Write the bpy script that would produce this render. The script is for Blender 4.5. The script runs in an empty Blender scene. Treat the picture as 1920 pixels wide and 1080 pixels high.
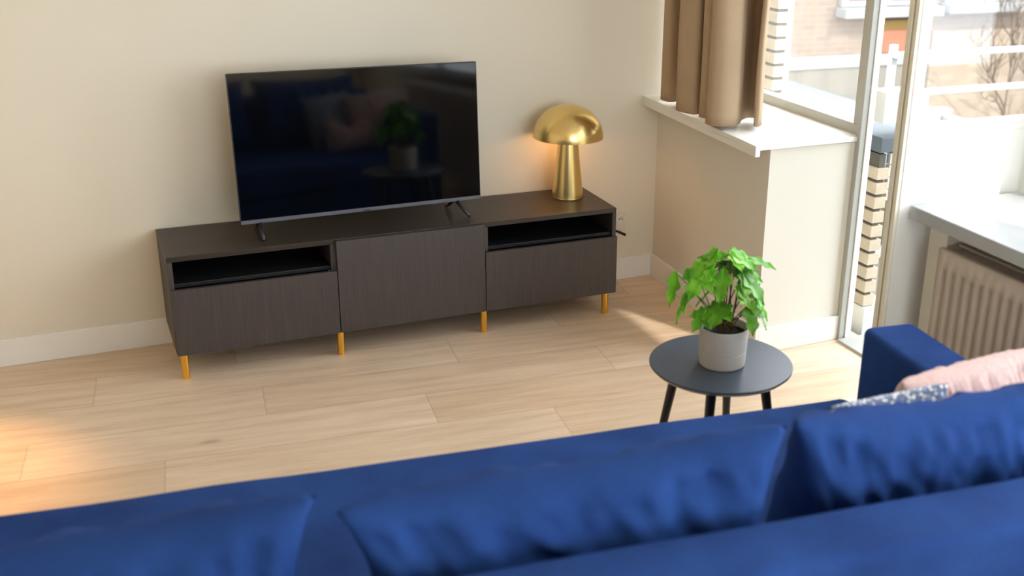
import bpy, bmesh, math, random
from mathutils import Vector, Matrix, noise
random.seed(7)
PI = math.pi
S = bpy.context.scene
COL = S.collection
def rad(a): return math.radians(a)

# ------------------------------------------------------------------ camera, sky, sun, exposure
cam_d = bpy.data.cameras.new('camera'); cam = bpy.data.objects.new('camera', cam_d); COL.objects.link(cam)
RM = ((0.8895915460603738, -0.45540031962288197, 0.03517712417452562),
      (-0.1313443186169662, -0.3288119135048888, -0.9352172985484603),
      (0.4374649141872506, 0.8273410871125196, -0.3523225431767368))
M = Matrix(((RM[0][0], -RM[1][0], -RM[2][0], -0.2698925),
            (RM[0][1], -RM[1][1], -RM[2][1], -4.12536214),
            (RM[0][2], -RM[1][2], -RM[2][2], 1.85802053),
            (0, 0, 0, 1)))
cam.matrix_world = M
cam_d.sensor_width = 36; cam_d.lens = 2109.3 / 1920 * 36
cam_d.shift_x = -(1197.51 - 960) / 1920; cam_d.shift_y = (541.27 - 540) / 1920
cam_d.clip_start = 0.05; cam_d.clip_end = 200
cam_d.dof.use_dof = True; cam_d.dof.focus_distance = 4.65; cam_d.dof.aperture_fstop = 2.2
S.camera = cam

w = bpy.data.worlds.new('sky'); S.world = w; w.use_nodes = True
bg = w.node_tree.nodes['Background']; bg.inputs[0].default_value = (0.83, 0.92, 1.0, 1); bg.inputs[1].default_value = 1.75

sun_d = bpy.data.lights.new('sun', 'SUN'); sun = bpy.data.objects.new('sun', sun_d); COL.objects.link(sun)
el = rad(45); sdir = Vector((0.4 * math.cos(el), -0.917 * math.cos(el), math.sin(el)))
sun.rotation_euler = sdir.to_track_quat('Z', 'Y').to_euler()
sun_d.energy = 1.1; sun_d.angle = rad(1.0); sun_d.color = (1.0, 0.95, 0.86)

def portal(name, loc, rot, sx, sy):
    d = bpy.data.lights.new(name, 'AREA'); o = bpy.data.objects.new(name, d); COL.objects.link(o)
    d.shape = 'RECTANGLE'; d.size = sx; d.size_y = sy; d.cycles.is_portal = True
    o.location = loc; o.rotation_euler = rot
portal('window_portal', (2.72, -0.15, 1.65), (0, rad(90), 0), 1.6, 1.1)
portal('doorway_portal', (2.72, -1.06, 1.2), (0, rad(90), 0), 2.5, 0.86)
portal('rear_fill_portal', (1.2, -6.45, 1.6), (rad(90), 0, 0), 2.4, 1.8)  # covers the added rear opening that fills the room
portal('long_window_portal', (2.72, -3.2, 1.65), (0, rad(90), 0), 1.6, 3.4)

S.view_settings.view_transform = 'Standard'; S.view_settings.look = 'None'
S.view_settings.gamma = 1.0; S.view_settings.use_curve_mapping = False
S.view_settings.exposure = 2.28
S.cycles.use_denoising = True
S.cycles.max_bounces = 12; S.cycles.diffuse_bounces = 7; S.cycles.transparent_max_bounces = 16
S.cycles.sample_clamp_indirect = 8.0

# ------------------------------------------------------------------ helpers
def tag(o, label=None, cat=None, group=None, kind=None):
    if label: o['label'] = label
    if cat: o['category'] = cat
    if group: o['group'] = group
    if kind: o['kind'] = kind
    return o
def thing(name, label, cat, loc=(0, 0, 0), rz=0, group=None):
    o = bpy.data.objects.new(name, None); COL.objects.link(o); o.empty_display_size = 0.1
    o.location = loc; o.rotation_euler = (0, 0, rz)
    return tag(o, label, cat, group)
def obj(name, bm, m, parent=None, smooth=False, bevel=0, seg=2, subsurf=0, autos=None):
    me = bpy.data.meshes.new(name)
    bmesh.ops.recalc_face_normals(bm, faces=bm.faces)
    bm.to_mesh(me); bm.free()
    if smooth or autos:
        for p in me.polygons: p.use_smooth = True
        if autos: me.set_sharp_from_angle(angle=rad(autos))
    o = bpy.data.objects.new(name, me); COL.objects.link(o)
    if m is not None: me.materials.append(m)
    if parent is not None: o.parent = parent
    if bevel:
        b = o.modifiers.new('bevel', 'BEVEL'); b.width = bevel; b.segments = seg; b.limit_method = 'ANGLE'; b.angle_limit = rad(40)
    if subsurf:
        s = o.modifiers.new('subd', 'SUBSURF'); s.levels = subsurf; s.render_levels = subsurf
    return o
def struct(name, bm, m, label=None, **k):
    o = obj(name, bm, m, **k); o['kind'] = 'structure'
    if label: o['label'] = label
    return o
def box(bm, x0, x1, y0, y1, z0, z1):
    vs = [bm.verts.new(p) for p in ((x0,y0,z0),(x1,y0,z0),(x1,y1,z0),(x0,y1,z0),(x0,y0,z1),(x1,y0,z1),(x1,y1,z1),(x0,y1,z1))]
    for f in ((0,3,2,1),(4,5,6,7),(0,1,5,4),(1,2,6,5),(2,3,7,6),(3,0,4,7)): bm.faces.new([vs[i] for i in f])
def B(*a):
    bm = bmesh.new()
    if isinstance(a[0], (tuple, list)):
        for t in a: box(bm, *t)
    else: box(bm, *a)
    return bm
def prism(bm, pts, z0, z1):
    lo = [bm.verts.new((p[0], p[1], z0)) for p in pts]; hi = [bm.verts.new((p[0], p[1], z1)) for p in pts]
    bm.faces.new(lo[::-1]); bm.faces.new(hi); n = len(pts)
    for i in range(n): bm.faces.new((lo[i], lo[(i+1) % n], hi[(i+1) % n], hi[i]))
def P(pts, z0, z1):
    bm = bmesh.new(); prism(bm, pts, z0, z1); return bm
def lathe(bm, prof, n=48, c=(0, 0), close=False):
    rings = []
    for r, z in prof:
        if r < 1e-6: rings.append([bm.verts.new((c[0], c[1], z))])
        else: rings.append([bm.verts.new((c[0] + r*math.cos(2*PI*k/n), c[1] + r*math.sin(2*PI*k/n), z)) for k in range(n)])
    for a, b in zip(rings, rings[1:]):
        for k in range(n):
            k2 = (k+1) % n
            if len(a) == 1 and len(b) == 1: continue
            if len(a) == 1: bm.faces.new((a[0], b[k], b[k2]))
            elif len(b) == 1: bm.faces.new((a[k], a[k2], b[0]))
            else: bm.faces.new((a[k], a[k2], b[k2], b[k]))
def L(prof, n=48, c=(0, 0)):
    bm = bmesh.new(); lathe(bm, prof, n, c); return bm
def tube(bm, pts, rs, n=12):
    pts = [Vector(p) for p in pts]
    if not isinstance(rs, (list, tuple)): rs = [rs]*len(pts)
    rings = []; prev = None
    for i, p in enumerate(pts):
        d = (pts[min(i+1, len(pts)-1)] - pts[max(i-1, 0)]).normalized()
        up = Vector((0, 0, 1)) if abs(d.z) < 0.95 else Vector((1, 0, 0))
        a = d.cross(up).normalized() if prev is None else (prev - d*prev.dot(d)).normalized()
        prev = a; b = d.cross(a)
        rings.append([bm.verts.new(p + (a*math.cos(2*PI*k/n) + b*math.sin(2*PI*k/n))*rs[i]) for k in range(n)])
    for a, b in zip(rings, rings[1:]):
        for k in range(n): bm.faces.new((a[k], a[(k+1) % n], b[(k+1) % n], b[k]))
    bm.faces.new(rings[0][::-1]); bm.faces.new(rings[-1])
def T(pts, rs, n=12):
    bm = bmesh.new(); tube(bm, pts, rs, n); return bm

# ------------------------------------------------------------------ materials
def sl(c):  # sRGB 0-255 -> linear
    return tuple((x/255/12.92 if x/255 <= 0.04045 else ((x/255+0.055)/1.055)**2.4) for x in c) + (1,)
class MT:
    def __init__(s, name):
        s.m = bpy.data.materials.new(name); s.m.use_nodes = True; s.nt = s.m.node_tree
        s.b = s.nt.nodes['Principled BSDF']; s.o = s.nt.nodes['Material Output']
    def n(s, t, **k):
        x = s.nt.nodes.new(t)
        for a, v in k.items(): setattr(x, a, v)
        return x
    def l(s, a, b): s.nt.links.new(a, b)
    def tex(s, scale=(1, 1, 1), coord='Object'):
        tc = s.n('ShaderNodeTexCoord'); mp = s.n('ShaderNodeMapping'); mp.inputs['Scale'].default_value = scale
        s.l(tc.outputs[coord], mp.inputs[0]); return mp.outputs[0]
    def noise(s, vec, scale, detail=4, rough=0.5):
        n = s.n('ShaderNodeTexNoise'); n.inputs['Scale'].default_value = scale; n.inputs['Detail'].default_value = detail; n.inputs['Roughness'].default_value = rough
        s.l(vec, n.inputs['Vector']); return n.outputs['Fac']
    def ramp(s, fac, stops):
        r = s.n('ShaderNodeValToRGB'); e = r.color_ramp.elements
        while len(e) < len(stops): e.new(0.5)
        for i, (p, c) in enumerate(stops): e[i].position = p; e[i].color = c
        s.l(fac, r.inputs[0]); return r.outputs[0]
    def bump(s, h, strength=0.2, dist=0.01, into=None):
        b = s.n('ShaderNodeBump'); b.inputs['Strength'].default_value = strength; b.inputs['Distance'].default_value = dist
        s.l(h, b.inputs['Height']); s.l(b.outputs[0], (into or s.b).inputs['Normal']); return b
    def math(s, op, a, b=0.0, c=None):
        n = s.n('ShaderNodeMath', operation=op)
        for i, v in enumerate((a, b) if c is None else (a, b, c)):
            if isinstance(v, (int, float)): n.inputs[i].default_value = v
            else: s.l(v, n.inputs[i])
        return n.outputs[0]
    def mix(s, f, a, b, mode='MIX'):
        n = s.n('ShaderNodeMix', data_type='RGBA', blend_type=mode)
        for i, v in ((0, f), (6, a), (7, b)):
            if isinstance(v, (int, float, tuple)): n.inputs[i].default_value = v
            else: s.l(v, n.inputs[i])
        return n.outputs[2]
def plain(name, col, rough=0.5, metal=0.0, var=0.04, nscale=8, bumpk=0.0, spec=0.5, coat=0.0, sheen=0.0):
    t = MT(name); v = t.tex(); f = t.noise(v, nscale, 5)
    a = tuple(c*(1-var) for c in col[:3]) + (1,); b = tuple(min(1, c*(1+var)) for c in col[:3]) + (1,)
    t.l(t.ramp(f, [(0.3, a), (0.7, b)]), t.b.inputs['Base Color'])
    t.b.inputs['Roughness'].default_value = rough; t.b.inputs['Metallic'].default_value = metal
    t.b.inputs['Specular IOR Level'].default_value = spec; t.b.inputs['Coat Weight'].default_value = coat
    if sheen:
        t.b.inputs['Sheen Weight'].default_value = sheen; t.b.inputs['Sheen Roughness'].default_value = 0.4
    if bumpk: t.bump(t.noise(v, nscale*20, 3), bumpk, 0.002)
    return t.m
WALL = plain('wall_paint', sl((226, 218, 200)), 0.85, var=0.015, nscale=1.5, bumpk=0.08)
WHITE = plain('white_gloss_paint', sl((238, 236, 230)), 0.35, var=0.01)
CEIL = plain('ceiling_paint', sl((240, 238, 232)), 0.9, var=0.01)
FRAME = plain('window_frame_paint', sl((226, 225, 218)), 0.4, var=0.015)
GREYFRAME = plain('grey_frame_paint', sl((176, 176, 168)), 0.45, var=0.02)
SEAL = plain('cream_door_edge', sl((240, 234, 214)), 0.6, var=0.02)
GROOVE = plain('olive_weather_strip', sl((206, 198, 168)), 0.8)
def wood_dark():
    t = MT('black_brown_wood'); v = t.tex((26, 26, 1.1)); f = t.noise(v, 2.2, 8, 0.65)
    v2 = t.tex((90, 90, 2.5)); f2 = t.noise(v2, 2, 3, 0.6)
    c = t.ramp(f, [(0.25, sl((28, 20, 19))), (0.55, sl((45, 34, 32))), (0.8, sl((64, 51, 47)))])
    c = t.mix(0.35, c, t.ramp(f2, [(0.35, sl((26, 20, 19))), (0.7, sl((80, 66, 60)))]))
    t.l(c, t.b.inputs['Base Color']); t.b.inputs['Roughness'].default_value = 0.42; t.b.inputs['Specular IOR Level'].default_value = 0.45
    t.bump(f2, 0.12, 0.001); return t.m
WOOD = wood_dark(); WOOD.node_tree.nodes['Principled BSDF'].inputs['Roughness'].default_value = 0.6; WOOD.node_tree.nodes['Principled BSDF'].inputs['Specular IOR Level'].default_value = 1.0
def wood_dark_top():
    t = MT('black_brown_wood_top'); v = t.tex((1.1, 26, 26)); f = t.noise(v, 2.2, 8, 0.65)
    t.l(t.ramp(f, [(0.25, sl((38, 30, 26))), (0.55, sl((52, 44, 38))), (0.8, sl((66, 56, 49)))]), t.b.inputs['Base Color'])
    t.b.inputs['Roughness'].default_value = 0.4; t.bump(f, 0.08, 0.001); return t.m
WOODT = wood_dark_top()
BLACK = plain('black_interior', sl((16, 15, 16)), 0.6)
def brass(name, col, rough):
    t = MT(name); v = t.tex((1, 1, 60)); f = t.noise(t.tex((1, 1, 1)), 30, 4)
    t.b.inputs['Base Color'].default_value = col; t.b.inputs['Metallic'].default_value = 1
    t.b.inputs['Roughness'].default_value = rough
    return t.m
BRASS = brass('brushed_brass', sl((236, 206, 136)), 0.27)
GOLD = brass('gold_leg_metal', sl((248, 192, 84)), 0.25)
def floor_mat():
    t = MT('oak_planks')
    uv = t.n('ShaderNodeUVMap', uv_map='plank'); at = t.n('ShaderNodeAttribute', attribute_name='tone')
    sep = t.n('ShaderNodeSeparateXYZ'); t.l(uv.outputs[0], sep.inputs[0])
    off = t.n('ShaderNodeCombineXYZ')
    t.l(t.math('MULTIPLY_ADD', at.outputs['Fac'], 37.0, sep.outputs[0]), off.inputs[0])
    t.l(t.math('MULTIPLY_ADD', at.outputs['Fac'], 91.0, sep.outputs[1]), off.inputs[1])
    mp = t.n('ShaderNodeMapping'); mp.inputs['Scale'].default_value = (1.1, 11, 1); t.l(off.outputs[0], mp.inputs[0])
    g1 = t.noise(mp.outputs[0], 2.0, 7, 0.6)
    mp2 = t.n('ShaderNodeMapping'); mp2.inputs['Scale'].default_value = (2.5, 60, 1); t.l(off.outputs[0], mp2.inputs[0])
    g2 = t.noise(mp2.outputs[0], 2.0, 4, 0.6)
    base = t.ramp(g1, [(0.25, sl((190, 158, 126))), (0.5, sl((214, 186, 154))), (0.75, sl((228, 204, 175)))])
    base = t.mix(0.25, base, t.ramp(g2, [(0.3, sl((194, 162, 130))), (0.7, sl((230, 206, 176)))]))
    hs = t.n('ShaderNodeHueSaturation'); t.l(base, hs.inputs['Color'])
    t.l(t.math('MULTIPLY_ADD', at.outputs['Fac'], 0.13, 1.02), hs.inputs['Value'])
    t.l(t.math('MULTIPLY_ADD', at.outputs['Fac'], -0.15, 0.98), hs.inputs['Saturation'])
    # knots
    mk = t.n('ShaderNodeMapping'); mk.inputs['Scale'].default_value = (1.5, 3.6, 1); t.l(off.outputs[0], mk.inputs[0])
    vo = t.n('ShaderNodeTexVoronoi'); vo.inputs['Scale'].default_value = 1.0; t.l(mk.outputs[0], vo.inputs['Vector'])
    k = t.ramp(vo.outputs['Distance'], [(0.02, (1, 1, 1, 1)), (0.075, (0, 0, 0, 1))])
    sepc = t.n('ShaderNodeSeparateColor'); t.l(vo.outputs['Color'], sepc.inputs[0])
    k = t.math('MULTIPLY', k, t.math('GREATER_THAN', sepc.outputs[0], 0.66))
    c = t.mix(t.math('MULTIPLY', k, 0.55), hs.outputs[0], sl((120, 98, 76)))
    # seams: uv x in 0..len, y in 0..0.242
    sy = t.math('MINIMUM', sep.outputs[1], t.math('SUBTRACT', 0.242, sep.outputs[1]))
    sx = t.math('MINIMUM', sep.outputs[0], t.math('SUBTRACT', 1.31, sep.outputs[0]))
    d = t.math('MINIMUM', sx, sy)
    s_ = t.ramp(d, [(0.0008, (0, 0, 0, 1)), (0.0035, (1, 1, 1, 1))])
    c = t.mix(t.math('MULTIPLY', t.math('SUBTRACT', 1.0, s_), 0.35), c, sl((150, 118, 88)))
    t.l(c, t.b.inputs['Base Color'])
    t.l(t.math('MULTIPLY_ADD', g1, 0.15, 0.34), t.b.inputs['Roughness'])
    t.bump(t.math('ADD', s_, t.math('MULTIPLY', g2, 0.15)), 0.25, 0.001)
    return t.m
FLOOR = floor_mat()
def fabric(name, lo, hi, scale=500, rough=0.9, sheen=0.3, bk=0.25):
    t = MT(name); v = t.tex(); f = t.noise(v, scale, 2); g = t.noise(v, 5, 4)
    c = t.mix(0.5, t.ramp(f, [(0.3, lo), (0.7, hi)]), t.ramp(g, [(0.3, lo), (0.7, hi)]))
    t.l(c, t.b.inputs['Base Color']); t.b.inputs['Roughness'].default_value = rough
    t.b.inputs['Sheen Weight'].default_value = sheen; t.b.inputs['Sheen Roughness'].default_value = 0.35
    t.b.inputs['Sheen Tint'].default_value = hi
    t.b.inputs['Specular IOR Level'].default_value = 0.15
    t.bump(f, bk, 0.0008); return t.m
BLUE = fabric('royal_blue_velvet', sl((24, 47, 98)), sl((42, 78, 144)), sheen=0.25)
CURT = fabric('taupe_curtain_cloth', sl((172, 148, 120)), sl((188, 164, 136)), 700, sheen=0.1)
PINK = fabric('dusty_pink_plush', sl((206, 172, 168)), sl((228, 198, 192)), 90, bk=0.8)
TBL = plain('dark_grey_table_lacquer', sl((56, 66, 78)), 0.35, var=0.12, nscale=5, spec=0.6)
LEGM = plain('black_brown_leg', sl((28, 22, 22)), 0.4, var=0.2)
POT = plain('grey_ceramic', sl((190, 184, 175)), 0.5, var=0.02, spec=0.4)
SOIL = plain('dark_potting_soil', sl((30, 24, 20)), 1.0, var=0.5, nscale=90, bumpk=1.0)
def leaf_mat():
    t = MT('green_leaf'); v = t.tex(); g = t.noise(v, 14, 3)
    oi = t.n('ShaderNodeObjectInfo')
    c = t.ramp(g, [(0.3, sl((84, 156, 36))), (0.55, sl((130, 194, 56))), (0.8, sl((176, 220, 84)))])
    hs = t.n('ShaderNodeHueSaturation'); t.l(c, hs.inputs['Color'])
    t.l(t.math('MULTIPLY_ADD', oi.outputs['Random'], 0.55, 0.85), hs.inputs['Value'])
    t.l(hs.outputs[0], t.b.inputs['Base Color']); t.b.inputs['Roughness'].default_value = 0.3
    tr = t.n('ShaderNodeBsdfTranslucent'); t.l(hs.outputs[0], tr.inputs[0])
    mx = t.n('ShaderNodeMixShader'); mx.inputs[0].default_value = 0.42
    t.l(t.b.outputs[0], mx.inputs[1]); t.l(tr.outputs[0], mx.inputs[2]); t.l(mx.outputs[0], t.o.inputs[0])
    return t.m
LEAF = leaf_mat()
STEM = plain('plant_stem', sl((96, 70, 40)), 0.6, var=0.3)
SCREEN = MT('dark_glossy_screen'); SCREEN.b.inputs['Base Color'].default_value = (0.0015, 0.0016, 0.002, 1)
SCREEN.b.inputs['Roughness'].default_value = 0.06; SCREEN.b.inputs['Specular IOR Level'].default_value = 0.5; SCREEN = SCREEN.m
BEZEL = plain('grey_aluminium_bezel', sl((120, 120, 130)), 0.35, metal=0.7)
TVBACK = plain('tv_plastic', sl((18, 18, 20)), 0.5)
GUN = plain('gunmetal', sl((70, 68, 74)), 0.3, metal=0.8)
def glass_mat(name, haze):
    t = MT(name); nt = t.nt
    g = t.n('ShaderNodeBsdfGlossy'); g.inputs['Roughness'].default_value = 0.02
    tr = t.n('ShaderNodeBsdfTransparent'); lw = t.n('ShaderNodeLayerWeight'); lw.inputs[0].default_value = 0.5
    fac = t.math('MULTIPLY_ADD', t.math('POWER', lw.outputs['Facing'], 5.0), 0.7, 0.04)
    mx = t.n('ShaderNodeMixShader'); t.l(fac, mx.inputs[0]); t.l(tr.outputs[0], mx.inputs[1]); t.l(g.outputs[0], mx.inputs[2])
    tl = t.n('ShaderNodeBsdfTranslucent'); tl.inputs[0].default_value = (0.95, 0.96, 0.94, 1)
    v = t.tex((1, 1, 0.25)); f = t.noise(v, 6, 4)
    m2 = t.n('ShaderNodeMixShader'); t.l(t.math('MULTIPLY', f, haze*2), m2.inputs[0]); t.l(mx.outputs[0], m2.inputs[1]); t.l(tl.outputs[0], m2.inputs[2])
    t.l(m2.outputs[0], t.o.inputs[0]); return t.m
GLASS = glass_mat('dusty_window_glass', 0.02)
def brick(name, c1, c2, mortar, sx=1.0, squash=0.0):
    t = MT(name); v = t.tex(); 
    sep = t.n('ShaderNodeSeparateXYZ'); t.l(v, sep.inputs[0])
    cb = t.n('ShaderNodeCombineXYZ'); t.l(t.math('ADD', sep.outputs[0], sep.outputs[1]), cb.inputs[0]); t.l(sep.outputs[2], cb.inputs[1])
    b = t.n('ShaderNodeTexBrick'); t.l(cb.outputs[0], b.inputs['Vector'])
    b.inputs['Color1'].default_value = c1; b.inputs['Color2'].default_value = c2; b.inputs['Mortar'].default_value = mortar
    b.inputs['Scale'].default_value = 1.0; b.inputs['Brick Width'].default_value = 0.22*sx; b.inputs['Row Height'].default_value = 0.0625*sx
    b.inputs['Mortar Size'].default_value = 0.006*sx
    t.l(b.outputs['Color'], t.b.inputs['Base Color']); t.b.inputs['Roughness'].default_value = 0.9
    t.bump(b.outputs['Fac'], -0.5, 0.01); return t.m
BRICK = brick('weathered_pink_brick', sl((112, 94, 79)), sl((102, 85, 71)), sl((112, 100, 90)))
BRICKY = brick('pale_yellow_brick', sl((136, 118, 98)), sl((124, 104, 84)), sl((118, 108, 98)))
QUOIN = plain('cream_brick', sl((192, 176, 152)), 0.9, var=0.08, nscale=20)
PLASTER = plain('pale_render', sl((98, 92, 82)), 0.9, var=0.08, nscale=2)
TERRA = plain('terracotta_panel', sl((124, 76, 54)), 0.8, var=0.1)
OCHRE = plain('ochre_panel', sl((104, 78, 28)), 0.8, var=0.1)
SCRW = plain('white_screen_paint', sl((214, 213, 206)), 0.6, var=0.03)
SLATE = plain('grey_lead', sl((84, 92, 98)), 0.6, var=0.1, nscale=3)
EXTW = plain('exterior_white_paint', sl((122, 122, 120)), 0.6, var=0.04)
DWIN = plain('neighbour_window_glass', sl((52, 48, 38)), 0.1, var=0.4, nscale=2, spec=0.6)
MAUVE = plain('neighbour_blind', sl((92, 78, 72)), 0.5, var=0.15, nscale=3)
PAPER = plain('socket_plastic', sl((224, 216, 200)), 0.4, var=0.01)

# ------------------------------------------------------------------ floor
XL, XR, YF, YB = -2.6, 2.565, -6.2, 0.40      # room
def make_floor():
    th = rad(-6); bm = bmesh.new()
    uvl = bm.loops.layers.uv.new('plank'); tl = bm.verts.layers.float.new('tone')
    c, s = math.cos(th), math.sin(th); W, Ln = 0.242, 1.31
    starts = {0: 0.20, 1: -0.29, 2: 0.28, 3: 0.84 - Ln*1, 4: -0.05}
    rnd = random.Random(3)
    tones = {}
    for row in range(-4, 32):
        v1 = 0.118 + W*1 - W*row; v0 = v1 - W
        st = starts.get(row, rnd.uniform(0, Ln))
        k = -4
        while True:
            u0 = st + (k)*Ln; k += 1
            if u0 > 5.5: break
            if u0 < -5: continue
            tone = rnd.random()
            vs = []
            for (u, v, a, b_) in ((u0, v0, 0, 0), (u0+Ln, v0, Ln, 0), (u0+Ln, v1, Ln, W), (u0, v1, 0, W)):
                x, y = c*u - s*v, s*u + c*v
                vt = bm.verts.new((x, y, 0)); vt[tl] = tone; vs.append((vt, a, b_))
            f = bm.faces.new([q[0] for q in vs])
            for lp, q in zip(f.loops, vs): lp[uvl].uv = (q[1], q[2])
    for co, no in (((XL-0.1, 0, 0), (-1, 0, 0)), ((2.66, 0, 0), (1, 0, 0)), ((0, YF-0.1, 0), (0, -1, 0)), ((0, YB+0.1, 0), (0, 1, 0))):
        g = bm.verts[:] + bm.edges[:] + bm.faces[:]
        bmesh.ops.bisect_plane(bm, geom=g, plane_co=co, plane_no=no, clear_outer=True)
    return bm
fl = struct('floor', make_floor(), FLOOR, 'pale oak plank floor')
box_ = B(XL-0.1, 2.66, YF-0.1, YB+0.1, -0.25, -0.004)
struct('floor_slab', box_, PLASTER)

# ------------------------------------------------------------------ room shell
H = 2.65
struct('wall_back', B(XL-0.15, 2.9, YB, YB+0.2, 0, H), WALL)
struct('wall_left', B(XL-0.15, XL, YF, YB, 0, H), WALL)
struct('ceiling', B(XL-0.15, 2.9, YF-0.2, YB+0.2, H, H+0.15), CEIL)
# rear wall behind the camera, with a wide opening added for fill light
struct('wall_rear', B((XL-0.15, 0.0, YF-0.2, YF, 0, H), (2.4, 2.9, YF-0.2, YF, 0, H), (0.0, 2.4, YF-0.2, YF, 0, 0.7), (0.0, 2.4, YF-0.2, YF, 2.5, H)), WALL)
# right wall: head above the openings, bump-out under window 1, radiator niche under window 2
struct('wall_right', B((2.50, 2.72, -6.2, YB, 2.42, H), (2.50, 2.72, -6.2, -4.9, 0, 2.42), (2.5, 2.72, 0.36, YB, 0, 2.42)), WALL)
bump = [(2.143, -0.605), (2.60, -0.605), (2.60, YB), (2.190, YB)]
BUMPP = plain('pale_wall_paint', sl((224, 219, 207)), 0.85, var=0.015, nscale=1.5, bumpk=0.08)
struct('wall_bumpout', P(bump, 0, 0.852), BUMPP, 'low cream wall block under the window sill')
sill = [(2.062, -0.622), (2.60, -0.615), (2.60, YB), (2.106, YB)]
bm = P(sill, 0.856, 0.876)
prism(bm, [(2.062, -0.622), (2.084, -0.622), (2.128, YB), (2.106, YB)], 0.832, 0.8565)
struct('trim_1', bm, WHITE, 'white window sill with a front lip', bevel=0.0025)
# radiator side
nb = bmesh.new()
prism(nb, [(2.178, -1.492), (2.70, -1.492), (2.70, -1.575), (2.178, -1.575)], 0, 0.832)
prism(nb, [(2.31, -1.575), (2.70, -1.575), (2.70, -4.9), (2.31, -4.9)], 0, 0.832)
prism(nb, [(2.12, -4.7), (2.33, -4.7), (2.33, -4.9), (2.12, -4.9)], 0, 0.832)
struct('wall_radiator_niche', nb, WALL, 'cream wall with a niche for the radiator')
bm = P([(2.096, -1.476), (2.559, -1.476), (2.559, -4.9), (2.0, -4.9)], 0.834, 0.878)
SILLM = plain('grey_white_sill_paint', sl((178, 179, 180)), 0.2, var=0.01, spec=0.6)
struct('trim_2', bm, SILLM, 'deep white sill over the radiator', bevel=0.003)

# baseboards
BH, BT = 0.108, 0.015
struct('baseboard_back', B(XL, 2.187, YB-BT, YB, 0, BH), WHITE, bevel=0.002)
struct('baseboard_left', B(XL, XL+BT, YF, YB-BT, 0, BH), WHITE, bevel=0.002)
struct('baseboard_bumpout_side', P([(2.128, -0.62), (2.143, -0.62), (2.188, YB-BT), (2.173, YB-BT)], 0, BH), WHITE, bevel=0.002)
struct('baseboard_bumpout_front', B(2.143, 2.545, -0.62, -0.605, 0, BH), WHITE, bevel=0.002)
struct('baseboard_rear', B(XL, 2.5, YF, YF+BT, 0, BH), WHITE)

# ------------------------------------------------------------------ window 1 (over the bump-out), with frame and pane
def window(name, y0, y1, z0, z1, bars=(), wx=2.565, fr=0.045, mats=(FRAME, GREYFRAME)):
    t = bpy.data.objects.new(name, None); COL.objects.link(t); t['kind'] = 'structure'
    t.location = (wx, (y0+y1)/2, z0)
    cy = (y0+y1)/2; h = z1-z0; a, b = y0-cy, y1-cy
    bm = B((0, 0.06, a, b, 0, fr), (0, 0.06, a, b, h-fr, h), (0, 0.06, a, a+fr, fr, h-fr), (0, 0.06, b-fr, b, fr, h-fr))
    for yb in bars: box(bm, 0, 0.06, yb-cy-0.02, yb-cy+0.02, fr, h-fr)
    obj('window_frame', bm, mats[1], t, bevel=0.003)
    edges = [a] + [v-cy for v in bars] + [b]
    for p, q in zip(edges, edges[1:]):
        obj('pane', B(0.028, 0.033, p+0.02, q-0.02, fr*0.6, h-fr*0.6), GLASS, t)
    return t
window('window_1', -0.60, 0.37, 0.872, 2.42)
struct('trim_7', B(2.56, 2.725, -1.575, -1.493, 0.834, 2.42), FRAME, 'pale post between the balcony doorway and the right window', bevel=0.003)
window('window_2', -4.88, -1.578, 0.878, 2.42, bars=(-2.6, -3.75))
t = bpy.data.objects.new('window_fill', None); COL.objects.link(t); t['kind'] = 'structure'; t.location = (1.2, YF-0.1, 0.7)  # unseen window, added so sky light fills the room from behind
obj('window_frame', B((-1.2, 1.2, -0.03, 0.03, 0, 0.06), (-1.2, 1.2, -0.03, 0.03, 1.74, 1.8), (-1.2, -1.14, -0.03, 0.03, 0.06, 1.74), (1.14, 1.2, -0.03, 0.03, 0.06, 1.74), (-0.03, 0.03, -0.03, 0.03, 0.06, 1.74)), FRAME, t)
# door jamb post between window and doorway
struct('trim_3', B((2.545, 2.572, -0.632, -0.604, 0, 2.42)), GREYFRAME, 'grey painted frame post of the balcony doorway', bevel=0.002)
struct('trim_4', B((2.573, 2.602, -0.637, -0.604, 0, 2.42)), WHITE, 'white outer edge of the doorway post', bevel=0.002)
struct('trim_5', B(2.53, 2.68, -1.49, -0.640, -0.02, 0.012), GREYFRAME, 'grey metal threshold of the balcony doorway', bevel=0.003)
struct('trim_6', B(2.56, 2.64, -1.49, -0.640, 2.34, 2.42), GREYFRAME, 'head of the balcony doorway')

# open door leaf, swung into the room and standing square to the wall
def make_door():
    t = bpy.data.objects.new('door_1', None); COL.objects.link(t); t['kind'] = 'structure'
    t['label'] = 'open white balcony door with a glazed top and a solid lower panel'
    t.location = (2.675, -1.46, 0)
    w_ = 0.610; x0 = -w_; th = 0.052; zt = 2.30; rz = 1.09
    st = 0.040
    obj('door_frame', B((x0, x0+st, 0, th, 0.03, zt), (-0.03, 0.0, 0, th, 0.03, zt), (x0+st, -0.03, 0, th, rz, rz+0.035), (x0+st, -0.03, 0, th, zt-0.08, zt)), WHITE, t, bevel=0.003)
    obj('door_panel', B(x0+st, -0.03, 0.006, th-0.006, 0.03, rz), WHITE, t)
    obj('pane', B(x0+st-0.008, -0.022, 0.023, 0.029, rz+0.02, zt-0.07), GLASS, t)
    obj('door_edge', B((x0-0.012, x0-0.0005, 0.004, 0.020, 0.03, zt), (x0-0.012, x0-0.0005, 0.030, 0.050, 0.03, zt)), SEAL, t, bevel=0.001)
    obj('weather_strip', B((x0-0.007, x0-0.0004, 0.021, 0.0275, 0.03, zt)), GROOVE, t)
    return t
make_door()

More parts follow.
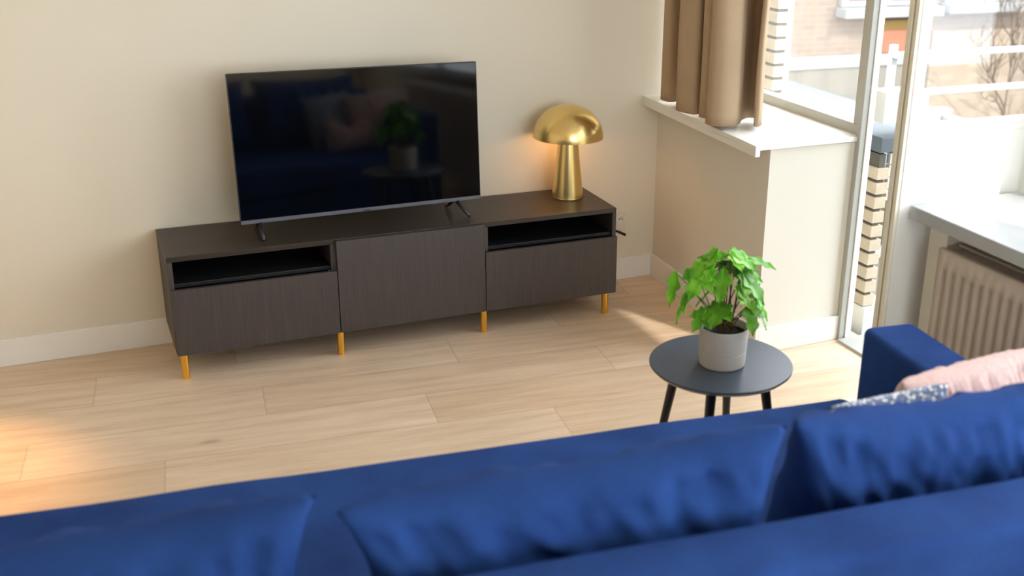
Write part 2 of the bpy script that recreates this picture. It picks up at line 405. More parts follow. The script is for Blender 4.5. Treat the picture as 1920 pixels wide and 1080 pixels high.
# ------------------------------------------------------------------ wall socket
t = thing('wall_socket', 'cream double wall socket above the baseboard, just right of the tv bench', 'socket', (1.995, YB, 0.29))
obj('cover_plate', B(-0.042, 0.042, -0.010, 0, -0.045, 0.045), PAPER, t, bevel=0.003)
bm = bmesh.new(); lathe(bm, [(0.021, 0.0), (0.021, 0.004), (0.018, 0.004), (0.018, -0.006), (0, -0.006)], 24)
bmesh.ops.rotate(bm, verts=bm.verts, cent=(0, 0, 0), matrix=Matrix.Rotation(rad(90), 3, 'X'))
bmesh.ops.translate(bm, verts=bm.verts, vec=(0.012, -0.011, 0.012)); obj('outlet', bm, WHITE, t, autos=40)
bm = bmesh.new()
for dx in (-0.007, 0.007): tube(bm, [(0.012+dx, -0.010, 0.012), (0.012+dx, -0.0165, 0.012)], 0.0022, 8)
obj('outlet_holes', bm, BLACK, t)
o = obj('power_plug', T([(1.955, 0.365, 0.262), (1.985, 0.352, 0.249), (2.012, 0.342, 0.236)], [0.004, 0.006, 0.0065], 10), BLACK, None, smooth=True)
tag(o, 'short black plug end sticking out beside the right end of the tv bench', 'plug')
o.data.transform(Matrix.Translation((0, 0, 0)))

# ------------------------------------------------------------------ tv bench
def make_bench():
    t = thing('tv_bench', 'long low black-brown tv bench with drawers, open slots and gold legs', 'tv bench', (0, 0, 0))
    y0, y1, z0, z1 = 0.02, 0.382, 0.10, 0.48; wt = 0.018
    obj('bench_top', B(0, 1.8, y0, y1, z1-0.020, z1), WOODT, t, bevel=0.0012)
    obj('side_panel', B(0, wt, y0, y1, z0, z1-0.0205), WOOD, t, bevel=0.001)
    obj('side_panel', B(1.8-wt, 1.8, y0, y1, z0, z1-0.0205), WOOD, t, bevel=0.001)
    for x in (0.6, 1.2): obj('divider', B(x-wt, x+wt, y0, y1-0.01, z0, z1-0.0205), WOOD, t, bevel=0.001)
    obj('bottom_panel', B(wt, 1.8-wt, y0+0.001, y1-0.01, z0, z0+0.018), WOOD, t)
    obj('back_panel', B(wt, 1.8-wt, y1-0.008, y1-0.002, z0+0.02, z1-0.021), BLACK, t)
    for a, b in ((wt, 0.6-wt), (1.2+wt, 1.8-wt)):
        obj('shelf', B(a+0.001, b-0.001, y0+0.012, y1-0.012, 0.356, 0.372), TVBACK, t, bevel=0.002)
    for x in (0.0, 1.2):
        obj('drawer_front', B(x+0.0015, x+0.5985, 0, y0-0.002, 0.10, 0.357), WOOD, t, bevel=0.0012)
    obj('door', B(0.6015, 1.1985, 0, y0-0.002, 0.10, 0.476), WOOD, t, bevel=0.0012)
    for x in (0.024, 0.602, 1.197, 1.757):
        for y in (0.024, 0.335):
            obj('leg', L([(0, 0.0), (0.0135, 0.0), (0.0135, 0.004), (0.0145, 0.096), (0.0145, 0.0995), (0, 0.0995)], 24, (x, y)), GOLD, t, autos=40)
    obj('cabinet_screw', L([(0, 0.358), (0.003, 0.358), (0.003, 0.362), (0, 0.362)], 10, (0.570, 0.010)), BEZEL, t)
    return t
make_bench()

# ------------------------------------------------------------------ television
def make_tv():
    xa, xb, za, zb, yf = 0.282, 1.241, 0.540, 1.100, 0.153
    t = thing('television', 'flat screen television switched off on black splayed feet on the tv bench', 'television', ((xa+xb)/2, yf, 0.4805))
    W2 = (xb-xa)/2; a, b = za-0.4805, zb-0.4805
    obj('tv_body', B((-W2, W2, 0.002, 0.016, a, b), (-W2+0.09, W2-0.09, 0.016, 0.055, a+0.04, b-0.16)), TVBACK, t, bevel=0.003)
    obj('screen', B(-W2+0.003, W2-0.003, -0.0008, 0.0018, a+0.014, b-0.003), SCREEN, t)
    obj('bottom_bezel', B(-W2, W2, -0.004, 0.0019, a-0.002, a+0.012), BEZEL, t, bevel=0.001)
    obj('bezel_trim', B((-W2, -W2+0.0028, -0.001, 0.0018, a+0.012, b), (W2-0.0028, W2, -0.001, 0.0018, a+0.012, b), (-W2+0.0028, W2-0.0028, -0.001, 0.0018, b-0.0028, b)), TVBACK, t)
    bm = bmesh.new()
    obj('brand_mark', B(-0.012, 0.012, -0.0046, -0.0041, a+0.001, a+0.005), TVBACK, t)
    for sx in (-1, 1):
        x = (0.355 if sx < 0 else 1.135) - (xa+xb)/2
        kx = -0.006 if sx < 0 else 0.035
        def blade(p, q, r0, r1):
            bm = bmesh.new(); tube(bm, [p, q], [r0, r1], 10); return bm
        f = bmesh.new()
        tube(f, [(x, 0.012, a+0.006), (x+kx*0.6, -0.028, 0.025), (x+kx, -0.060, 0.006)], [0.009, 0.0075, 0.0055], 10)
        tube(f, [(x, 0.016, a+0.006), (x-kx*0.1, 0.075, 0.025), (x-kx*0.1, 0.112, 0.0055)], [0.009, 0.0075, 0.0055], 10)
        obj('foot', f, GUN, t, smooth=True)
    return t
tv = make_tv(); tv.rotation_euler = (0, 0, rad(1.8))
for c in tv.children:
    if not c.name.startswith('foot'):     # the panel leans back a little on its feet
        c.rotation_euler = (rad(-2.9), 0, 0); c.location = (0, -0.003, 0.0)

# ------------------------------------------------------------------ lamp
def make_lamp():
    cx, cy = 1.672, 0.252
    t = thing('table_lamp', 'brass mushroom table lamp with a domed shade on the tv bench', 'lamp', (cx, cy, 0.4805))
    obj('base', L([(0, 0), (0.0685, 0), (0.070, 0.003), (0.0695, 0.006), (0.0693, 0.008), (0.0442, 0.241), (0.044, 0.243), (0.042, 0.245), (0.040, 0.243), (0.036, 0.225), (0, 0.225)], 64), BRASS, t, autos=35)
    prof = []
    R, Hh, z0 = 0.153, 0.138, 0.268
    for k in range(25):
        a = PI/2*k/24; prof.append((R*math.cos(a)**0.92 if k < 24 else 0, z0 + Hh*math.sin(a)))
    inner = [((r-0.003) if r > 0.004 else 0, z0 + (z-z0)*0.975) for r, z in prof][::-1]
    obj('lamp_shade', L(prof + inner + [prof[0]], 72), BRASS, t, autos=35)
    obj('stem', L([(0, 0.226), (0.006, 0.226), (0.006, 0.30), (0.012, 0.302), (0.012, 0.32), (0, 0.32)], 20), BRASS, t, autos=35)
    em = MT('warm_bulb'); em.b.inputs['Emission Color'].default_value = (1.0, 0.62, 0.28, 1); em.b.inputs['Emission Strength'].default_value = 4.0
    obj('bulb', L([(0, 0.321), (0.010, 0.322), (0.020, 0.335), (0.022, 0.346), (0.016, 0.358), (0, 0.364)], 20), em.m, t, smooth=True)
    return t
make_lamp()
ld = bpy.data.lights.new('lamp_bulb_light', 'POINT'); lo = bpy.data.objects.new('lamp_bulb_light', ld); COL.objects.link(lo)
ld.energy = 0.4; ld.color = (1.0, 0.55, 0.22); ld.shadow_soft_size = 0.02; lo.location = (1.672, 0.252, 0.79)

# warm floor lamp standing out of the frame at the left
def make_floor_lamp():
    cx, cy = -1.15, -0.10
    t = thing('floor_lamp', 'slim black floor lamp with a downward metal shade left of the tv bench', 'lamp', (cx, cy, 0))
    obj('base', L([(0, 0), (0.13, 0), (0.13, 0.015), (0.02, 0.022), (0, 0.022)], 40), LEGM, t, autos=35)
    obj('pole', T([(0, 0, 0.02), (0, 0, 1.05), (0.05, 0, 1.16), (0.14, 0, 1.2)], 0.009), LEGM, t, smooth=True)
    obj('lamp_shade', L([(0.025, 1.22), (0.03, 1.22), (0.10, 1.10), (0.097, 1.10), (0.025, 1.215)], 40, (0.16, 0)), LEGM, t, autos=35)
make_floor_lamp()
ld = bpy.data.lights.new('floor_lamp_light', 'SPOT'); lo = bpy.data.objects.new('floor_lamp_light', ld); COL.objects.link(lo)
ld.energy = 13; ld.color = (1.0, 0.50, 0.14); ld.shadow_soft_size = 0.03; ld.spot_size = rad(60); ld.spot_blend = 0.7
lo.location = (-0.99, -0.10, 1.12); lo.rotation_euler = (rad(-20), rad(-5), 0)

# ------------------------------------------------------------------ curtain
def make_curtain():
    ctrl = [(2.30, 0.300), (2.22, 0.262), (2.125, 0.245), (2.100, 0.205), (2.112, 0.150), (2.20, 0.150), (2.255, 0.120), (2.20, 0.060), (2.09, 0.035), (2.052, -0.02), (2.062, -0.088), (2.095, -0.115),
            (2.19, -0.060), (2.245, -0.085), (2.20, -0.145), (2.102, -0.140), (2.078, -0.168), (2.094, -0.205), (2.17, -0.175), (2.225, -0.195), (2.20, -0.255), (2.10, -0.235), (2.045, -0.270), (2.040, -0.318), (2.070, -0.352), (2.125, -0.358), (2.17, -0.325), (2.225, -0.262), (2.275, -0.240), (2.290, -0.285), (2.245, -0.345), (2.206, -0.378), (2.214, -0.398), (2.245, -0.375)]
    def cr(p, u):
        n = len(p)-1; i = min(int(u*n), n-1); f = u*n-i
        g = lambda k: Vector(p[max(0, min(n, k))] + (0,))
        a, b, c, d = g(i-1), g(i), g(i+1), g(i+2)
        return 0.5*((2*b) + (c-a)*f + (2*a-5*b+4*c-d)*f*f + (3*b-a-3*c+d)*f**3)
    bm = bmesh.new(); N, K = 230, 40; rows = []
    for k in range(K+1):
        h = k/K; z = 0.893 + (2.58-0.893)*h; row = []
        for i in range(N+1):
            u = i/N; p = cr(ctrl, u)
            dx = 0.010*noise.noise(Vector((u*7, h*3, 1)))*min(1, h*6); dy = 0.012*noise.noise(Vector((u*7, h*3, 9)))*min(1, h*6)
            dz = -0.004*noise.noise(Vector((u*9, 0, 0))) if k == 0 else 0
            row.append(bm.verts.new((p.x + dx, p.y + dy, z + dz)))
        rows.append(row)
    for a, b in zip(rows, rows[1:]):
        for i in range(N): bm.faces.new((a[i], a[i+1], b[i+1], b[i]))
    o = obj('curtain', bm, CURT, None, smooth=True)
    so = o.modifiers.new('thick', 'SOLIDIFY'); so.thickness = 0.0025; so.offset = 0
    tag(o, 'taupe curtain gathered in deep folds above the left window sill', 'curtain')
make_curtain()
o = obj('curtain_track', B(2.16, 2.20, -4.8, 0.38, 2.585, 2.61), WHITE, None); tag(o, 'slim white ceiling track holding the taupe curtain', 'curtain track')
o.data.transform(Matrix.Translation((0, 0, 0.04)))
for v in bpy.data.objects['curtain'].data.vertices:
    if v.co.z > 2.57: v.co.z = 2.622

# ------------------------------------------------------------------ radiator
def make_radiator():
    x0 = 2.125; ya, yb = -1.60, -3.30; z0, z1 = 0.15, 0.772
    t = thing('radiator', 'cream panel radiator with vertical ribs under the right window sill', 'radiator', (x0, ya, z0))
    Rm = plain('radiator_enamel', sl((192, 178, 162)), 0.4, var=0.01)
    h = z1-z0; Ly = ya-yb; bm = bmesh.new()
    pitch = 0.040; n = int((Ly-0.04)/pitch)
    ys = [0.0]; prof = []
    # cross-section along y: (y, depth)
    sec = [(0, 0)]
    y = 0.022
    for k in range(n):
        sec += [(y, 0), (y+0.007, 0.010), (y+0.020, 0.010), (y+0.027, 0)]; y += pitch
    sec.append((Ly, 0))
    zs = [(0, 0), (0.045, 0), (0.062, 1), (h-0.068, 1), (h-0.052, 0), (h, 0)]
    grid = [[bm.verts.new((d*m, -yy, zz)) for (yy, d) in sec] for zz, m in zs]
    for a, b in zip(grid, grid[1:]):
        for i in range(len(sec)-1): bm.faces.new((a[i], a[i+1], b[i+1], b[i]))
    o = obj('front_panel', bm, Rm, t, autos=50)
    s_ = o.modifiers.new('thick', 'SOLIDIFY'); s_.thickness = 0.003; s_.offset = -1 if False else 1
    obj('rear_panel', B(0.085, 0.095, -Ly, 0, 0, h), Rm, t, bevel=0.002)
    obj('side_cover', B(0.004, 0.094, -0.003, 0.001, 0.01, h-0.004), Rm, t, bevel=0.001)
    g = bmesh.new()
    for k in range(int(Ly/0.014)):
        box(g, 0.008, 0.083, -0.012-k*0.014, -0.007-k*0.014, h-0.012, h-0.004)
    box(g, 0.006, 0.012, -Ly, 0, h-0.014, h+0.001); box(g, 0.079, 0.085, -Ly, 0, h-0.014, h+0.001)
    obj('top_grille', g, Rm, t)
    obj('convector', B(0.02, 0.07, -Ly+0.02, -0.02, 0.03, h-0.03), SLATE, t)
    obj('bleed_valve', T([(0.05, 0.0, h-0.05), (0.05, 0.022, h-0.05)], 0.010, 12), GUN, t, autos=40)
    for y in (-0.25, -Ly+0.25):
        obj('wall_bracket', B(0.095, 0.186, y-0.015, y+0.015, 0.1, h-0.1), Rm, t)
    return t
make_radiator()

# ------------------------------------------------------------------ side table and plant
def make_table():
    cx, cy, h = 1.461, -1.418, 0.42
    t = thing('side_table', 'round dark grey side table with four splayed black legs beside the sofa', 'side table', (cx, cy, 0))
    R = 0.2235
    obj('tabletop', L([(0, h-0.018), (R-0.012, h-0.018), (R, h-0.006), (R, h-0.002), (R-0.002, h), (0, h)], 96), TBL, t, autos=35)
    a0 = math.atan2(-0.884, -0.467) - rad(14)
    for k in range(4):
        a = a0 + k*PI/2; d = Vector((math.cos(a), math.sin(a), 0))
        obj('leg', T([d*0.135 + Vector((0, 0, h-0.0185)), d*0.205], [0.0165, 0.0105], 20), LEGM, t, autos=45)
    return t
make_table()
def make_plant():
    cx, cy, z0 = 1.459, -1.426, 0.4205
    t = thing('potted_plant', 'bright green leafy plant in a pale grey pot on the side table', 'potted plant', (cx, cy, z0))
    obj('pot', L([(0, 0), (0.069, 0), (0.0712, 0.002), (0.0714, 0.006), (0.0731, 0.0455), (0.0732, 0.047), (0.0718, 0.0484), (0.0734, 0.0498), (0.0735, 0.0515), (0.0766, 0.118), (0.0768, 0.122), (0.0765, 0.1255), (0.0735, 0.1258), (0.0725, 0.123), (0.069, 0.012), (0, 0.012)], 72), POT, t, autos=50)
    bm = bmesh.new(); lathe(bm, [(0, 0.104), (0.03, 0.106), (0.055, 0.103), (0.0712, 0.101)], 40)
    for v in bm.verts: v.co.z += 0.004*noise.noise(v.co*60)
    obj('soil', bm, SOIL, t, smooth=True)
    r = Vector((0.8896, -0.4554, 0)); r.normalize(); f = Vector((0.467, 0.884, 0)).normalized()
    def pos(u, v, b):
        z = 0.135 + ((605-v)/609 - 0.35*b)/0.935
        return r*((u-1356)/609) + f*b + Vector((0, 0, z))
    # u, v = where the leaf's middle shows, depth b, length, lobes, droop (0 flat..1 hanging), roll
    leaves = [(1310, 503, 0.00, 0.105, 3, 0.55, 0.0), (1300, 532, -0.03, 0.095, 3, 0.65, 0.2), (1345, 538, -0.035, 0.080, 1, 0.85, 0.0), (1330, 483, 0.03, 0.090, 1, 0.02, 0.1),
              (1385, 491, -0.01, 0.085, 3, 0.30, -0.2), (1420, 493, 0.02, 0.075, 1, 0.12, -0.1), (1378, 512, 0.04, 0.075, 3, 0.55, 0.3), (1405, 536, 0.0, 0.095, 3, 0.60, -0.2),
              (1389, 560, -0.045, 0.080, 3, 0.60, 0.1), (1424, 578, 0.01, 0.065, 3, 0.70, -0.3), (1402, 594, -0.06, 0.080, 1, 0.90, 0.0), (1426, 596, 0.0, 0.055, 1, 0.75, 0.2),
              (1338, 592, -0.06, 0.080, 3, 0.40, 0.0), (1308, 602, -0.05, 0.065, 3, 0.55, 0.3), (1293, 556, -0.01, 0.065, 1, 0.50, -0.3), (1258, 545, 0.01, 0.085, 1, 0.97, 0.5),
              (1277, 575, -0.02, 0.090, 3, 0.85, -0.2), (1330, 520, 0.05, 0.085, 3, 0.55, 0.0), (1360, 500, 0.07, 0.075, 3, 0.40, 0.2), (1400, 515, 0.07, 0.07, 1, 0.5, 0.0), (1318, 556, 0.03, 0.07, 3, 0.6, -0.2), (1412, 560, 0.06, 0.07, 3, 0.6, 0.2)]
    rnd = random.Random(11)
    hubs = [Vector((0.0, 0.0, 0.104)), Vector((0.018, -0.008, 0.104)), Vector((-0.015, 0.012, 0.104))]
    for i, (u, v, b, ln, lob, dr, roll) in enumerate(leaves):
        mid = pos(u, v, b); ln *= 1.14
        out = Vector((mid.x, mid.y, 0)); 
        if out.length < 0.02: out = r*0.02*(1 if i % 2 else -1)
        out.normalize()
        # mostly outward with some noise
        out = (out + r*rnd.uniform(-0.4, 0.4) + f*rnd.uniform(-0.5, 0.1)).normalized()
        ang = dr*rad(82)
        axis = (out*math.cos(ang) - Vector((0, 0, 1))*math.sin(ang)).normalized()
        side = axis.cross(Vector((0, 0, 1))); side.normalize()
        nrm = side.cross(axis).normalized()
        side = (side*math.cos(roll) + nrm*math.sin(roll)).normalized(); nrm = side.cross(axis).normalized()
        base = mid - axis*ln*0.5
        bm = bmesh.new()
        def blade(o, ax, sd, nm, l, wd, lobed):
            n, m = 14, 6; rows = []
            for a in range(n+1):
                s = a/n
                wv = wd*(math.sin(PI*min(1, s**0.8))**0.75)*(1 - 0.25*s)
                if lobed: wv *= 1 + 0.32*math.cos(s*PI*5.2 + 0.4)
                row = []
                for c in range(-m, m+1):
                    q = c/m
                    bend = -0.25*l*s*s
                    fold = 0.16*wd*abs(q) + 0.05*wd*math.sin(s*18)*abs(q)
                    ax_off = -abs(q)*0.18*l*(1-s) if lobed else 0
                    row.append(bm.verts.new(o + ax*(s*l + ax_off*0.6) + sd*(wv*q) + nm*(fold) + Vector((0, 0, 1))*bend*0.5))
                rows.append(row)
            for A, Bq in zip(rows, rows[1:]):
                for c in range(2*m): 
                    try: bm.faces.new((A[c], A[c+1], Bq[c+1], Bq[c]))
                    except ValueError: pass
        if lob == 3:
            blade(base, axis, side, nrm, ln, ln*0.36, True)
            for sg in (-1, 1):
                a2 = (axis*math.cos(rad(48)) + side*sg*math.sin(rad(48))).normalized(); s2 = nrm.cross(a2).normalized()*-1
                blade(base + axis*ln*0.04, a2, s2, nrm, ln*0.74, ln*0.27, True)
        else:
            blade(base, axis, side, nrm, ln, ln*0.33, True)
        lf = obj('leaf', bm, LEAF, t, smooth=True)
        so = lf.modifiers.new('thick', 'SOLIDIFY'); so.thickness = 0.0006
        h0 = hubs[i % 3]; m1 = h0.lerp(base, 0.55) + Vector((0, 0, 0.018))
        pts = [h0*(1-s)**2 + m1*2*s*(1-s) + base*s*s for s in [k/8 for k in range(9)]]
        obj('stem', T(pts, [0.0026 - 0.0014*k/8 for k in range(9)], 8), STEM, t, smooth=True)
    return t
make_plant()

# ------------------------------------------------------------------ sofa
TH = rad(-7)
def loc2w(x, y): return (math.cos(TH)*x - math.sin(TH)*y, math.sin(TH)*x + math.cos(TH)*y)
SX, SY = 0.67, -2.15       # sofa centre in the rotated frame
def rbox(x0, x1, y0, y1, z0, z1, nx=1, ny=1, nz=1, fn=None):
    bm = bmesh.new(); box(bm, x0-SX, x1-SX, y0-SY, y1-SY, z0, z1)
    return bm
def softbox(name, x0, x1, y0, y1, z0, z1, parent, r=0.03, amp=0.004, seed=0):
    bm = rbox(x0, x1, y0, y1, z0, z1)
    bmesh.ops.bevel(bm, geom=bm.edges[:], offset=r, segments=4, profile=0.5, affect='EDGES')
    for ax, (lo_, hi_), st in ((0, (x0-SX, x1-SX), 0.09), (1, (y0-SY, y1-SY), 0.09), (2, (z0, z1), 0.09)):
        n = max(1, int((hi_-lo_)/st))
        for k in range(1, n):
            co = [0, 0, 0]; no = [0, 0, 0]; co[ax] = lo_ + (hi_-lo_)*k/n; no[ax] = 1
            bmesh.ops.bisect_plane(bm, geom=bm.verts[:]+bm.edges[:]+bm.faces[:], plane_co=co, plane_no=no)
    for v in bm.verts:
        q = v.co*3 + Vector((seed, seed, seed))
        v.co += Vector((noise.noise(q), noise.noise(q+Vector((9, 0, 0))), noise.noise(q+Vector((0, 9, 0)))))*amp
    return obj(name, bm, BLUE, parent, smooth=True)
def pillow_bm(w, h, T_, ear=0.06, wr=0.010, seed=0, nx=90, ny=56, wfx=9, n_exp=2.2, sx=4.5):
    bm = bmesh.new(); sides = []
    for sgn in (-1, 1):
        rows = []
        for j in range(ny+1):
            tt = -1 + 2*j/ny; row = []
            for i in range(nx+1):
                ss = -1 + 2*i/nx
                X = ss*w/2*(1 - ear*(1-tt*tt)*abs(ss)**3); Z = tt*h/2*(1 - ear*0.8*(1-ss*ss)*abs(tt)**3)
                th = T_/2*((1-abs(ss)**sx)**0.5)*((1-abs(tt)**n_exp)**0.5)
                e = min(1, (1-abs(ss))*6)*min(1, (1-abs(tt))*5)
                wv = wr*(noise.noise(Vector((ss*wfx, tt*1.7, seed+sgn*3))) + 0.6*noise.noise(Vector((ss*wfx*2.2+tt*2, tt*3.5, seed+sgn*5))))
                wv += -wr*1.2*math.exp(-((tt-0.82)/0.18)**2)*abs(noise.noise(Vector((ss*wfx*1.3, 3, seed))))
                if i in (0, nx) or j in (0, ny): th = 0; wv = 0
                row.append(bm.verts.new((X, sgn*(th + wv*e), Z)) if not (sgn == 1 and (i in (0, nx) or j in (0, ny))) else sides[0][j][i])
            rows.append(row)
        sides.append(rows)
        for a, b in zip(rows, rows[1:]):
            for i in range(nx):
                try: bm.faces.new((a[i], a[i+1], b[i+1], b[i]))
                except ValueError: pass
    return bm
def make_sofa():
    wx, wy = loc2w(SX, SY)
    t = thing('sofa', 'long royal blue velvet sofa with loose back cushions, seen from behind', 'sofa', (wx, wy, 0), TH)
    softbox('base_frame', -0.50, 1.86, -2.60, -1.60, 0.13, 0.29, t, 0.02, 0.001)
    softbox('seat_cushion', -0.505, 1.868, -2.50, -1.578, 0.291, 0.442, t, 0.035, 0.006, 3)
    softbox('armrest', 1.878, 2.045, -2.66, -1.600, 0.10, 0.660, t, 0.022, 0.003, 5)
    softbox('armrest', -0.68, -0.515, -2.66, -1.600, 0.10, 0.660, t, 0.022, 0.003, 6)
    softbox('backrest', -0.68, 2.045, -2.700, -2.535, 0.10, 0.740, t, 0.028, 0.004, 8)
    for x, y in ((-0.60, -1.68), (1.96, -1.68), (-0.60, -2.60), (1.96, -2.60)):
        obj('leg', T([(x-SX, y-SY, 0.0), (x-SX, y-SY, 0.101)], [0.016, 0.022], 16), LEGM, t, autos=40)
    return t
sofa = make_sofa()
def place_pillow(name, label, cat, x, y, z, w, h, T_, rx, rz=0, ry=0, mat=BLUE, group=None, **k):
    wx, wy = loc2w(x, y)
    o = obj(name, pillow_bm(w, h, T_, **k), mat, None, smooth=True)
    o.location = (wx, wy, z); o.rotation_euler = (rx, ry, TH + rz)
    return tag(o, label, cat, group)
G = 'blue velvet back cushions on the sofa'
place_pillow('back_cushion', 'blue velvet back cushion at the left end of the sofa, nearest the bottom left corner', 'cushion', -0.100, -2.37, 0.640, 0.87, 0.41, 0.22, rad(16), ry=rad(-3), group=G, seed=1, wr=0.024, wfx=4.5, ear=0.12, sx=9)
place_pillow('back_cushion', 'middle blue velvet back cushion of the sofa with creased top', 'cushion', 0.786, -2.365, 0.642, 0.85, 0.41, 0.22, rad(16), ry=rad(-2.6), group=G, seed=4.3, wr=0.024, wfx=4.5, ear=0.12, sx=9)
place_pillow('back_cushion', 'blue velvet back cushion at the right end of the sofa, before the dotted cushion', 'cushion', 1.553, -2.35, 0.650, 0.66, 0.43, 0.21, rad(16), group=G, seed=8.1, wr=0.024, wfx=4.2, ear=0.12, sx=9)
place_pillow('throw_pillow', 'fluffy dusty pink throw pillow slumped over the right sofa arm', 'pillow', 1.890, -2.06, 0.600, 0.41, 0.33, 0.17, rad(12), rz=rad(3), ry=rad(-5), mat=PINK, seed=3, wr=0.014)
pk = bpy.data.objects['throw_pillow']; bpy.context.view_layer.update(); mw = pk.matrix_world; mi = mw.inverted()
for v in pk.data.vertices:      # the soft side is squashed against the armrest and folds over its top
    p = mw @ v.co; lx = math.cos(TH)*p.x + math.sin(TH)*p.y; ly = -math.sin(TH)*p.x + math.cos(TH)*p.y
    if lx > 1.872 and p.z < 0.668:
        if p.z > 0.60: p.z = 0.668
        else:
            q = loc2w(1.872 - 0.02*(0.66-p.z), ly); p.x, p.y = q
        v.co = mi @ p
place_pillow('chopped_pillow', 'smooth pale pink pillow with a dented top, standing in front of the dotted pillow', 'pillow', 1.655, -2.00, 0.530, 0.29, 0.185, 0.11, rad(12), rz=rad(2), mat=PINK, seed=12, wr=0.008)
for v in bpy.data.objects['chopped_pillow'].data.vertices:
    if v.co.z > 0: v.co.z -= 0.06*math.exp(-(v.co.x/0.05)**2)*(v.co.z/0.115)
def sequin():
    t = MT('grey_sequin_cloth'); v = t.tex(); vo = t.n('ShaderNodeTexVoronoi'); vo.inputs['Scale'].default_value = 95; t.l(v, vo.inputs['Vector'])
    c = t.ramp(vo.outputs['Distance'], [(0.28, sl((240, 242, 238))), (0.46, sl((92, 106, 140)))])
    t.l(c, t.b.inputs['Base Color']); t.b.inputs['Roughness'].default_value = 0.35
    t.bump(vo.outputs['Distance'], -0.5, 0.003); return t.m
place_pillow('sequin_pillow', 'grey blue throw pillow covered in small white dots behind the right back cushion', 'pillow', 1.605, -2.15, 0.598, 0.30, 0.335, 0.12, rad(13), rz=rad(-2), ry=rad(-5), mat=sequin(), seed=6, wr=0.006)

# ------------------------------------------------------------------ outside
# balcony floor, brick quoins, screen
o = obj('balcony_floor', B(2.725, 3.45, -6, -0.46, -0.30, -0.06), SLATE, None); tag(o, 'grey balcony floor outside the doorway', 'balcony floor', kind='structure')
def quoin_pier(name, x0, x1, y0, y1, z0, z1, label, core=BRICKY, step=0.0625):
    t = thing(name, label, 'brick pier', ((x0+x1)/2, (y0+y1)/2, z0))
    cx, cy = (x0+x1)/2, (y0+y1)/2
    obj('mortar_core', B(x0-cx+0.014, x1-cx-0.014, y0-cy+0.014, y1-cy-0.014, 0, z1-z0), PLASTER, t)
    bm = bmesh.new(); z = 0; k = 0
    while z + 0.05 < z1-z0:
        box(bm, x0-cx, x1-cx, y0-cy, y1-cy, z, z+0.048); z += step; k += 1
    obj('bricks', bm, QUOIN, t, bevel=0.002)
    return t
quoin_pier('brick_pier', 2.705, 2.765, -0.572, -0.30, 0.108, 0.775, 'stacked pale brick pier just outside the balcony doorway')
quoin_pier('brick_pier', 2.72, 2.80, 0.268, 0.42, -0.3, 3.0, 'tall pale brick pier outside the left window, seen beside the curtain edge')
tt = thing('balcony_screen', 'white painted balcony screen with a top beam, bottom beam and boards outside the doorway', 'balcony screen', (2.8, -0.6, -0.06))
def rel(*a): return (a[0]-2.8, a[1]-2.8, a[2]+0.6, a[3]+0.6, a[4]+0.06, a[5]+0.06)
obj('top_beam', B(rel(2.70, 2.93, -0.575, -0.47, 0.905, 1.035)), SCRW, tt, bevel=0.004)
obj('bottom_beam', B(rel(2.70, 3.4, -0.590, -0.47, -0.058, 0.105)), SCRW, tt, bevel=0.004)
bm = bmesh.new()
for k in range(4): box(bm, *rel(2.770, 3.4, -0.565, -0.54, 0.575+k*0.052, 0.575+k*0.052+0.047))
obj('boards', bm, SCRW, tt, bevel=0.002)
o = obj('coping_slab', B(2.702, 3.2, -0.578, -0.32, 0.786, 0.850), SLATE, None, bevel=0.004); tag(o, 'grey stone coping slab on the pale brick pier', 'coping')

# opposite buildings: facade facing us at y = 6
def facade():
    t = thing('opposite_building', 'sunlit pink brick building across the yard with white window sills', 'building', (9, 6, -3.5))
    X, Y, Z = 9, 6, -3.5
    def r_(x0, x1, y0, y1, z0, z1): return (x0-X, x1-X, y0-Y, y1-Y, z0-Z, z1-Z)
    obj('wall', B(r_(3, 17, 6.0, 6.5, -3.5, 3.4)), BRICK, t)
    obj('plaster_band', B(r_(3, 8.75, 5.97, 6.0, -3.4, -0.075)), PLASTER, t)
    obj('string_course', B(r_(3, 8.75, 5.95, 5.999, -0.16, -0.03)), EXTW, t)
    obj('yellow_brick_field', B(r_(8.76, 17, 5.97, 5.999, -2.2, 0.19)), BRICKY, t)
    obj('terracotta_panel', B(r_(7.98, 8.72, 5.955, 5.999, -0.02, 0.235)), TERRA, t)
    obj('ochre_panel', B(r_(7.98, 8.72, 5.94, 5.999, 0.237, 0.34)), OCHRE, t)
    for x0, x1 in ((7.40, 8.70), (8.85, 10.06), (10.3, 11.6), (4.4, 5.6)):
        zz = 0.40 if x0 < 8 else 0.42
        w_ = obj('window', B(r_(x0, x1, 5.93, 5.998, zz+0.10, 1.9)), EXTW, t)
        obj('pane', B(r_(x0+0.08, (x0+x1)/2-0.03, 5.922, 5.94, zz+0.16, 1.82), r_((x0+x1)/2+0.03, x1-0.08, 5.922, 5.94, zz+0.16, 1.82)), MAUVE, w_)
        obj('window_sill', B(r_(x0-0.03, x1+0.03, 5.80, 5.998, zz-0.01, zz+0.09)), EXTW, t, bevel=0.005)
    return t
facade()
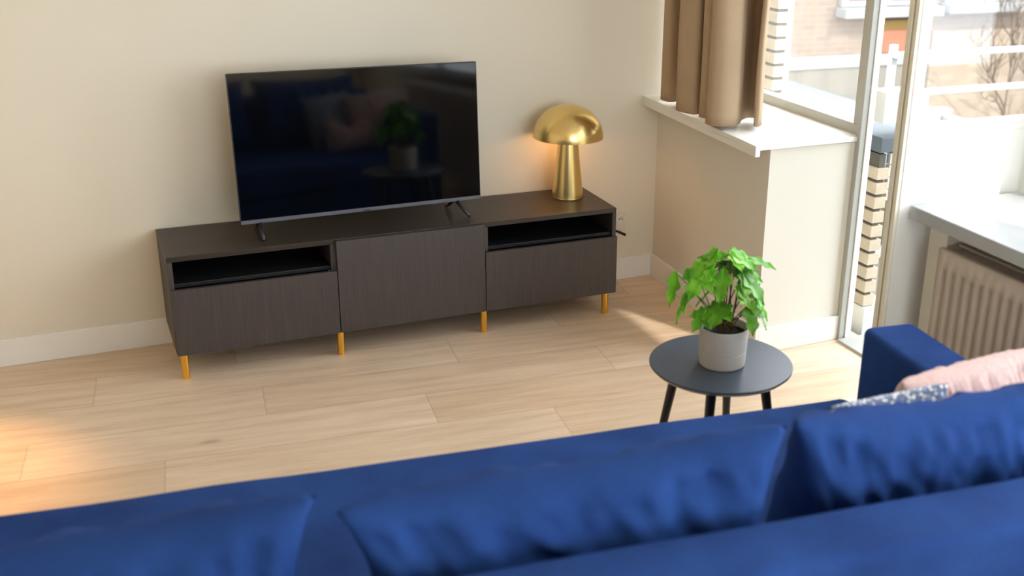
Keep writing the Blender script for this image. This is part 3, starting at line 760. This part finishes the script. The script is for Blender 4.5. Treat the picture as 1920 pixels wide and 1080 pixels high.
def low_roof():
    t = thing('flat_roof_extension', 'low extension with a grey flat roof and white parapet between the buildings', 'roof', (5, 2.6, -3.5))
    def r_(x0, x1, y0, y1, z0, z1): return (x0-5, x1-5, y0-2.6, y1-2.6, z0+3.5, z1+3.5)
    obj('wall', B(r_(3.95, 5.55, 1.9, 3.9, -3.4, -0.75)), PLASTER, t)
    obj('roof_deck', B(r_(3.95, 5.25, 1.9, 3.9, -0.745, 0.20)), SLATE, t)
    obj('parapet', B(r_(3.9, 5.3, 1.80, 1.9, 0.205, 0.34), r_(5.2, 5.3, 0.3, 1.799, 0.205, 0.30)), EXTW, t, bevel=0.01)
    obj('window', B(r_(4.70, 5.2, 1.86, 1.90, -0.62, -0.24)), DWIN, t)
    obj('window_ledge', B(r_(4.60, 5.2, 1.80, 1.90, -0.70, -0.63)), EXTW, t)
    return t
low_roof()
def railing():
    t = thing('balcony_railing', 'pale metal balcony railing with horizontal rails outside the door glass', 'railing', (4.4, 1.0, -0.06))
    for z in (0.885, 0.66): obj('rail', B(-0.35, 2.2, -0.02, 0.02, z+0.06-0.018, z+0.06+0.018), EXTW, t, bevel=0.004)
    for x in (-0.33, 0.95, 2.18): obj('post', B(x-0.02, x+0.02, 0.021, 0.06, 0, 1.0), EXTW, t, bevel=0.003)
railing()
o = obj('balcony_sun_block', B(2.725, 3.35, -1.60, -1.555, -0.059, 2.5), PLASTER, None, bevel=0.004)  # out of view, added to keep sun off the bump-out and doorway floor
tag(o, 'tall grey unseen panel added to block the sun, right of the open door', 'sun blocker')
def creeper():
    rnd = random.Random(5); bm = bmesh.new()
    def grow(p, d, l, r, depth):
        pts = [p.copy()]; q = p.copy()
        for k in range(6):
            d = (d + Vector((rnd.uniform(-.35, .35), rnd.uniform(-.15, .1), rnd.uniform(-.2, .35)))).normalized(); q = q + d*l/6; q.y = min(-0.02, q.y); pts.append(q.copy())
            if depth < 3 and rnd.random() < 0.75:
                grow(q.copy(), (d + Vector((rnd.uniform(-1, 1), -0.1, rnd.uniform(-.3, .6)))).normalized(), l*0.62, r*0.6, depth+1)
        tube(bm, pts, [r*(1-0.1*k) for k in range(7)], 5)
    for x in (-0.9, -0.3, 0.4, 1.0, 1.6): grow(Vector((x, -0.1, 0)), Vector((rnd.uniform(-.4, .4), 0, 1)), 1.5, 0.022, 0)
    o = obj('bare_climber', bm, plain('brown_twigs', sl((84, 66, 48)), 0.9, var=0.3), None, smooth=True)
    o.location = (10.6, 5.72, -1.45); tag(o, 'bare brown climbing shrub on the brick wall across the yard', 'shrub')
creeper()
o = obj('yard_ground', B(2.8, 30, -25, 25, -3.7, -3.5), PLASTER, None); tag(o, 'pale paved yard below', 'ground', kind='structure')
